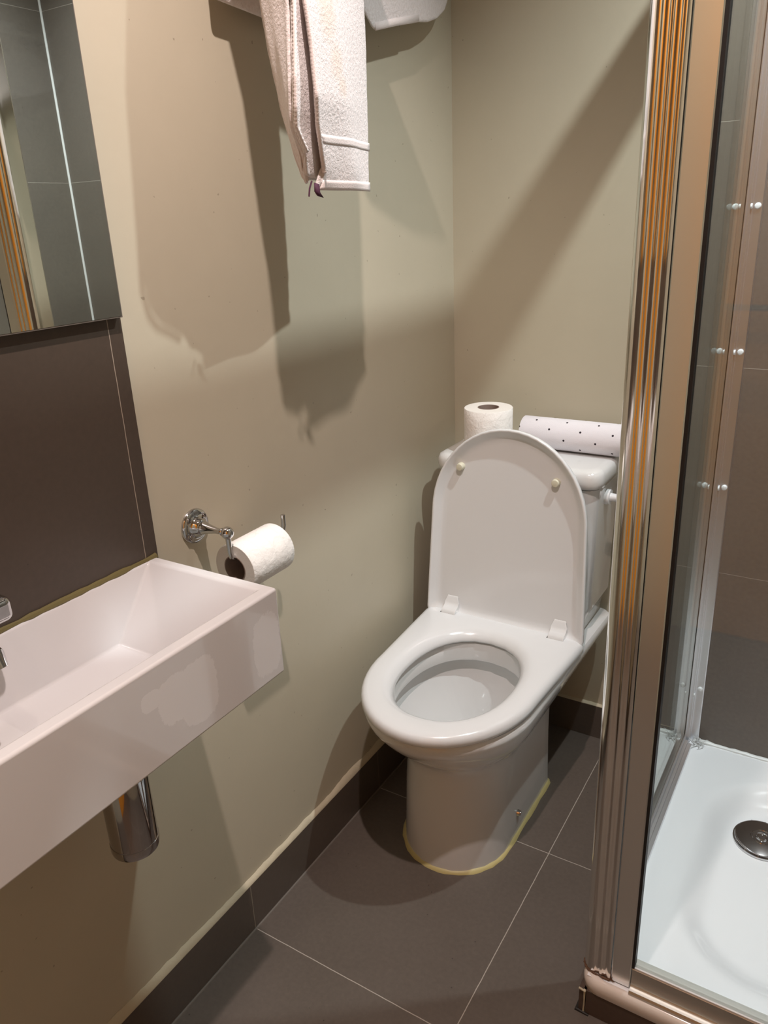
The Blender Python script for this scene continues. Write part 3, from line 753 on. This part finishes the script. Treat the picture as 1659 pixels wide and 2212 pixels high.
# drain
dr = thing('shower_drain', (0.805, -0.235, 0.045), 'round chrome drain cover in the shower tray', 'drain')
DZ = 0.0455
bm = bmesh.new()
bm_loft(bm, [[(0.805+r*math.cos(2*PI*k/64), -0.235+r*math.sin(2*PI*k/64), DZ+z) for k in range(64)] for r, z in ((0.0, 0.0075), (0.018, 0.0078), (0.019, 0.0066), (0.0205, 0.0066), (0.0215, 0.0078), (0.048, 0.0068), (0.0505, 0.0058), (0.051, 0.0045), (0.050, 0.0035), (0.046, 0.0016))])
obj('cover', bm, M_pipe, dr, angle=40)
bm = bmesh.new()
bm_loft(bm, [[(0.805+r*math.cos(2*PI*k/48), -0.235+r*math.sin(2*PI*k/48), DZ+z) for k in range(48)] for r, z in ((0.054, -0.002), (0.054, 0.0012), (0.050, 0.0018), (0.040, 0.001))])
obj('flange', bm, M_chrome, dr, angle=60)
for r0, nm in ((0.010, 'centre_ring'),):
    bm = bmesh.new(); bm_tube(bm, [(0.805+r0*math.cos(2*PI*k/32), -0.235+r0*math.sin(2*PI*k/32), DZ+0.0078) for k in range(33)], 0.0022, 8, False); obj(nm, bm, M_chrome, dr)
for k in range(12):
    a = 2*PI*k/12; bm = bmesh.new(); bm_tube(bm, [(0.805+0.0495*math.cos(a), -0.235+0.0495*math.sin(a), DZ+0.0), (0.805+0.0495*math.cos(a), -0.235+0.0495*math.sin(a), DZ+0.006)], 0.0016, 8); obj('spacer', bm, M_chrome, dr)

# ---------------------------------------------------------------- shower enclosure
en = thing('shower_enclosure', (0.606, -0.70, 0.0), 'framed glass shower enclosure with polished aluminium corner post', 'shower enclosure')
ZB, ZT = 0.0795, 1.856
# corner post: fluted outer profile
def post_profile():
    P = [(0.5925, -0.668), (0.5895, -0.672), (0.5890, -0.690)]
    P += [(0.609+0.020*math.cos(a), -0.6975+0.020*math.sin(a)) for a in [PI+PI/2*i/14 for i in range(1, 14)]]
    def cove(x0, x1, d, y=-0.7175, n=10):
        return [(x0+(x1-x0)*i/n, y+d*math.sin(PI*i/n)) for i in range(n+1)]
    P += cove(0.6095, 0.6185, 0.0012) + cove(0.6215, 0.6305, 0.0012) + [(0.6330, -0.7180), (0.6362, -0.7180), (0.6362, -0.690), (0.6200, -0.690), (0.6200, -0.668)]
    return P
pp = post_profile()
bm = bmesh.new(); bm_loft(bm, [[(x, y, z) for x, y in pp] for z in (ZB, ZT)], True, True, True)
obj('corner_post', bm, M_post, en, angle=28)
# front panel stile next to the post
bm = bmesh.new()
sp_ = [(0.6372, -0.7155), (0.6385, -0.7162), (0.6660, -0.7162), (0.6675, -0.7150), (0.6675, -0.692), (0.6372, -0.692)]
bm_loft(bm, [[(x, y, z) for x, y in sp_] for z in (ZB, ZT-0.03)], True, True, True); obj('front_stile', bm, M_alu, en, angle=28)
box('seal', (0.6675, 0.6718, -0.7145, -0.700, 0.122, ZT-0.06), M_black, en)
# rails
def hprofile_x(name, prof, x0, x1, mat):
    bm = bmesh.new(); bm_loft(bm, [[(x, y, z) for y, z in prof] for x in (x0, x1)], True, True, True); return obj(name, bm, mat, en, angle=30)
fr = [(-0.728, 0.0790), (-0.7285, 0.083), (-0.7265, 0.0865), (-0.7225, 0.0870), (-0.7205, 0.0845), (-0.7175, 0.0850), (-0.7155, 0.0880), (-0.7140, 0.1190), (-0.7125, 0.1205), (-0.692, 0.1205), (-0.692, 0.079)]
hprofile_x('bottom_front_rail', fr, 0.6685, XR-0.003, M_rail)
box('bottom_rail_edge', (0.6685, XR-0.003, -0.7135, -0.7105, 0.1200, 0.1235), M_white_pl, en, bevel=0.0008, seg=2)
box('top_front_rail', (0.6365, XR-0.003, -0.722, -0.690, 1.800, ZT), M_alu, en, bevel=0.003)
box('top_side_rail', (0.590, 0.620, -0.690, -0.009, 1.790, ZT), M_alu, en, bevel=0.003)
# side bottom rail (stepped)
def hprofile_y(name, prof, y0, y1, mat):
    bm = bmesh.new(); bm_loft(bm, [[(x, y, z) for x, z in prof] for y in (y0, y1)], True, True, True); return obj(name, bm, mat, en, angle=30)
hprofile_y('bottom_side_rail', [(0.5905, 0.0790), (0.5905, 0.1060), (0.6035, 0.1060), (0.6035, 0.1020), (0.6095, 0.1020), (0.6095, 0.108), (0.6120, 0.108), (0.6120, 0.0900), (0.6180, 0.0895), (0.6180, 0.084), (0.6260, 0.0830), (0.6270, 0.0785)], -0.690, -0.036, M_brush)
# wall profiles
def wallprof(prof, mat):
    bm = bmesh.new(); bm_loft(bm, [[(x, y, z) for x, y in prof] for z in (ZB-0.001, ZT)], True, True, True); return bm
wp = [(0.5920, -0.0085), (0.5920, -0.0400), (0.6030, -0.0400), (0.6030, -0.0350), (0.6085, -0.0350), (0.6085, -0.0400), (0.6115, -0.0400), (0.6115, -0.0300), (0.6170, -0.0300), (0.6170, -0.0240), (0.6200, -0.0240), (0.6200, -0.0170), (0.6350, -0.0170), (0.6365, -0.0155), (0.6365, -0.0085)]
wprof = obj('wall_profile', wallprof(wp, M_brush), M_brush, en, angle=28)
for z in (1.252, 0.988, 0.710, 0.222, 1.60):
    bm = bmesh.new()
    bm_loft(bm, [[(0.6280+r*math.cos(2*PI*k/20), -0.0165-d, z+r*math.sin(2*PI*k/20)) for k in range(20)] for r, d in ((0.0058, 0.0), (0.0056, 0.0035), (0.0042, 0.0052), (0.0018, 0.0058))], True, True, True)
    obj('screw_cap', bm, M_white_pl, wprof)
    bm = bmesh.new(); zz = z-0.013 if z < 0.5 else z
    bm_loft(bm, [[(0.6172+d, -0.0275+0.0035*math.cos(2*PI*k/16), zz+0.0045*math.sin(2*PI*k/16)) for k in range(16)] for r, d in ((1, 0), (1, 0.003))], True, True, True)
    obj('screw_cap', bm, M_white_pl, wprof)
bm = bmesh.new(); bm_box(bm, XR-0.022, XR-0.003, -0.7220, -0.690, ZB, ZT); obj('right_wall_profile', bm, M_alu, en, bevel=0.001)
# glass
box('side_glass', (0.6040, 0.6090, -0.690, -0.036, 0.102, 1.795), M_glass, en)
box('front_glass', (0.6718, XR-0.02, -0.7080, -0.7030, 0.1195, 1.805), M_glass, en)
bm = bmesh.new(); bm_box(bm, 0.6085, 0.6100, -0.0405, -0.0355, 0.102, 1.795); obj('glass_gasket', bm, M_black, en)
bm = bmesh.new(); bm_box(bm, 0.6090, 0.6103, -0.688, -0.038, 0.1015, 0.105); obj('glass_gasket', bm, M_black, en)
# silicone joint along tray back, and torn strands at the foot of the wall profile
bm = bmesh.new(); rnd = random.Random(11); n = 60
bm_tube(bm, [(0.638+(XR-0.64)*i/n, -0.010, 0.0765+rnd.uniform(-0.0006, 0.0008)) for i in range(n+1)], [0.006*rnd.uniform(0.85, 1.2) for _ in range(n+1)], 10)
o = obj('tray_sealant', bm, M_silicone, tray)
bm = bmesh.new(); rnd = random.Random(7)
for k in range(22):
    b = Vector((0.642+rnd.uniform(-0.012, 0.008), -0.022+rnd.uniform(-0.010, 0.006), 0.080)); pts = [b]
    d = Vector((rnd.uniform(-1, 1), rnd.uniform(-1, 0.2), rnd.uniform(0.3, 1.6))).normalized()
    for q in range(5):
        d = (d+Vector((rnd.uniform(-.7, .7), rnd.uniform(-.7, .7), rnd.uniform(-.7, .5)))).normalized(); pts.append(pts[-1]+d*0.0045)
    pts = [Vector((p.x, min(p.y, -0.0095), max(p.z, 0.079))) for p in pts]
    bm_tube(bm, pts, [0.0013, 0.0012, 0.001, 0.0008, 0.0007, 0.0005], 6)
obj('torn_sealant', bm, M_silicone, tray)
# brown residue where the post meets the rim
bm = bmesh.new(); rnd = random.Random(9)
arc_ = [(0.5885, -0.698)] + [(0.609+0.0208*math.cos(a), -0.6975+0.0208*math.sin(a)) for a in [PI+PI/2*i/12 for i in range(1, 13)]] + [(0.609+0.0275*i/12, -0.7188) for i in range(1, 13)]
bm_tube(bm, [(x, y-0.0002, 0.0795) for x, y in arc_], [0.0011*rnd.uniform(0.5, 1.9) for _ in arc_], 8)
obj('brown_residue', bm, M_rust, en)
bm = bmesh.new(); bm_loft(bm, [[(0.6355, -0.7185, 0.080), (0.6390, -0.7188, 0.080), (0.6450, -0.7190, 0.0795)], [(0.6360, -0.7184, 0.088), (0.6375, -0.7184, 0.086), (0.6400, -0.7172, 0.082)], [(0.6365, -0.7183, 0.100), (0.6368, -0.7183, 0.098), (0.6372, -0.7175, 0.090)]], closed=False)
obj('brown_residue', bm, M_rust, en)
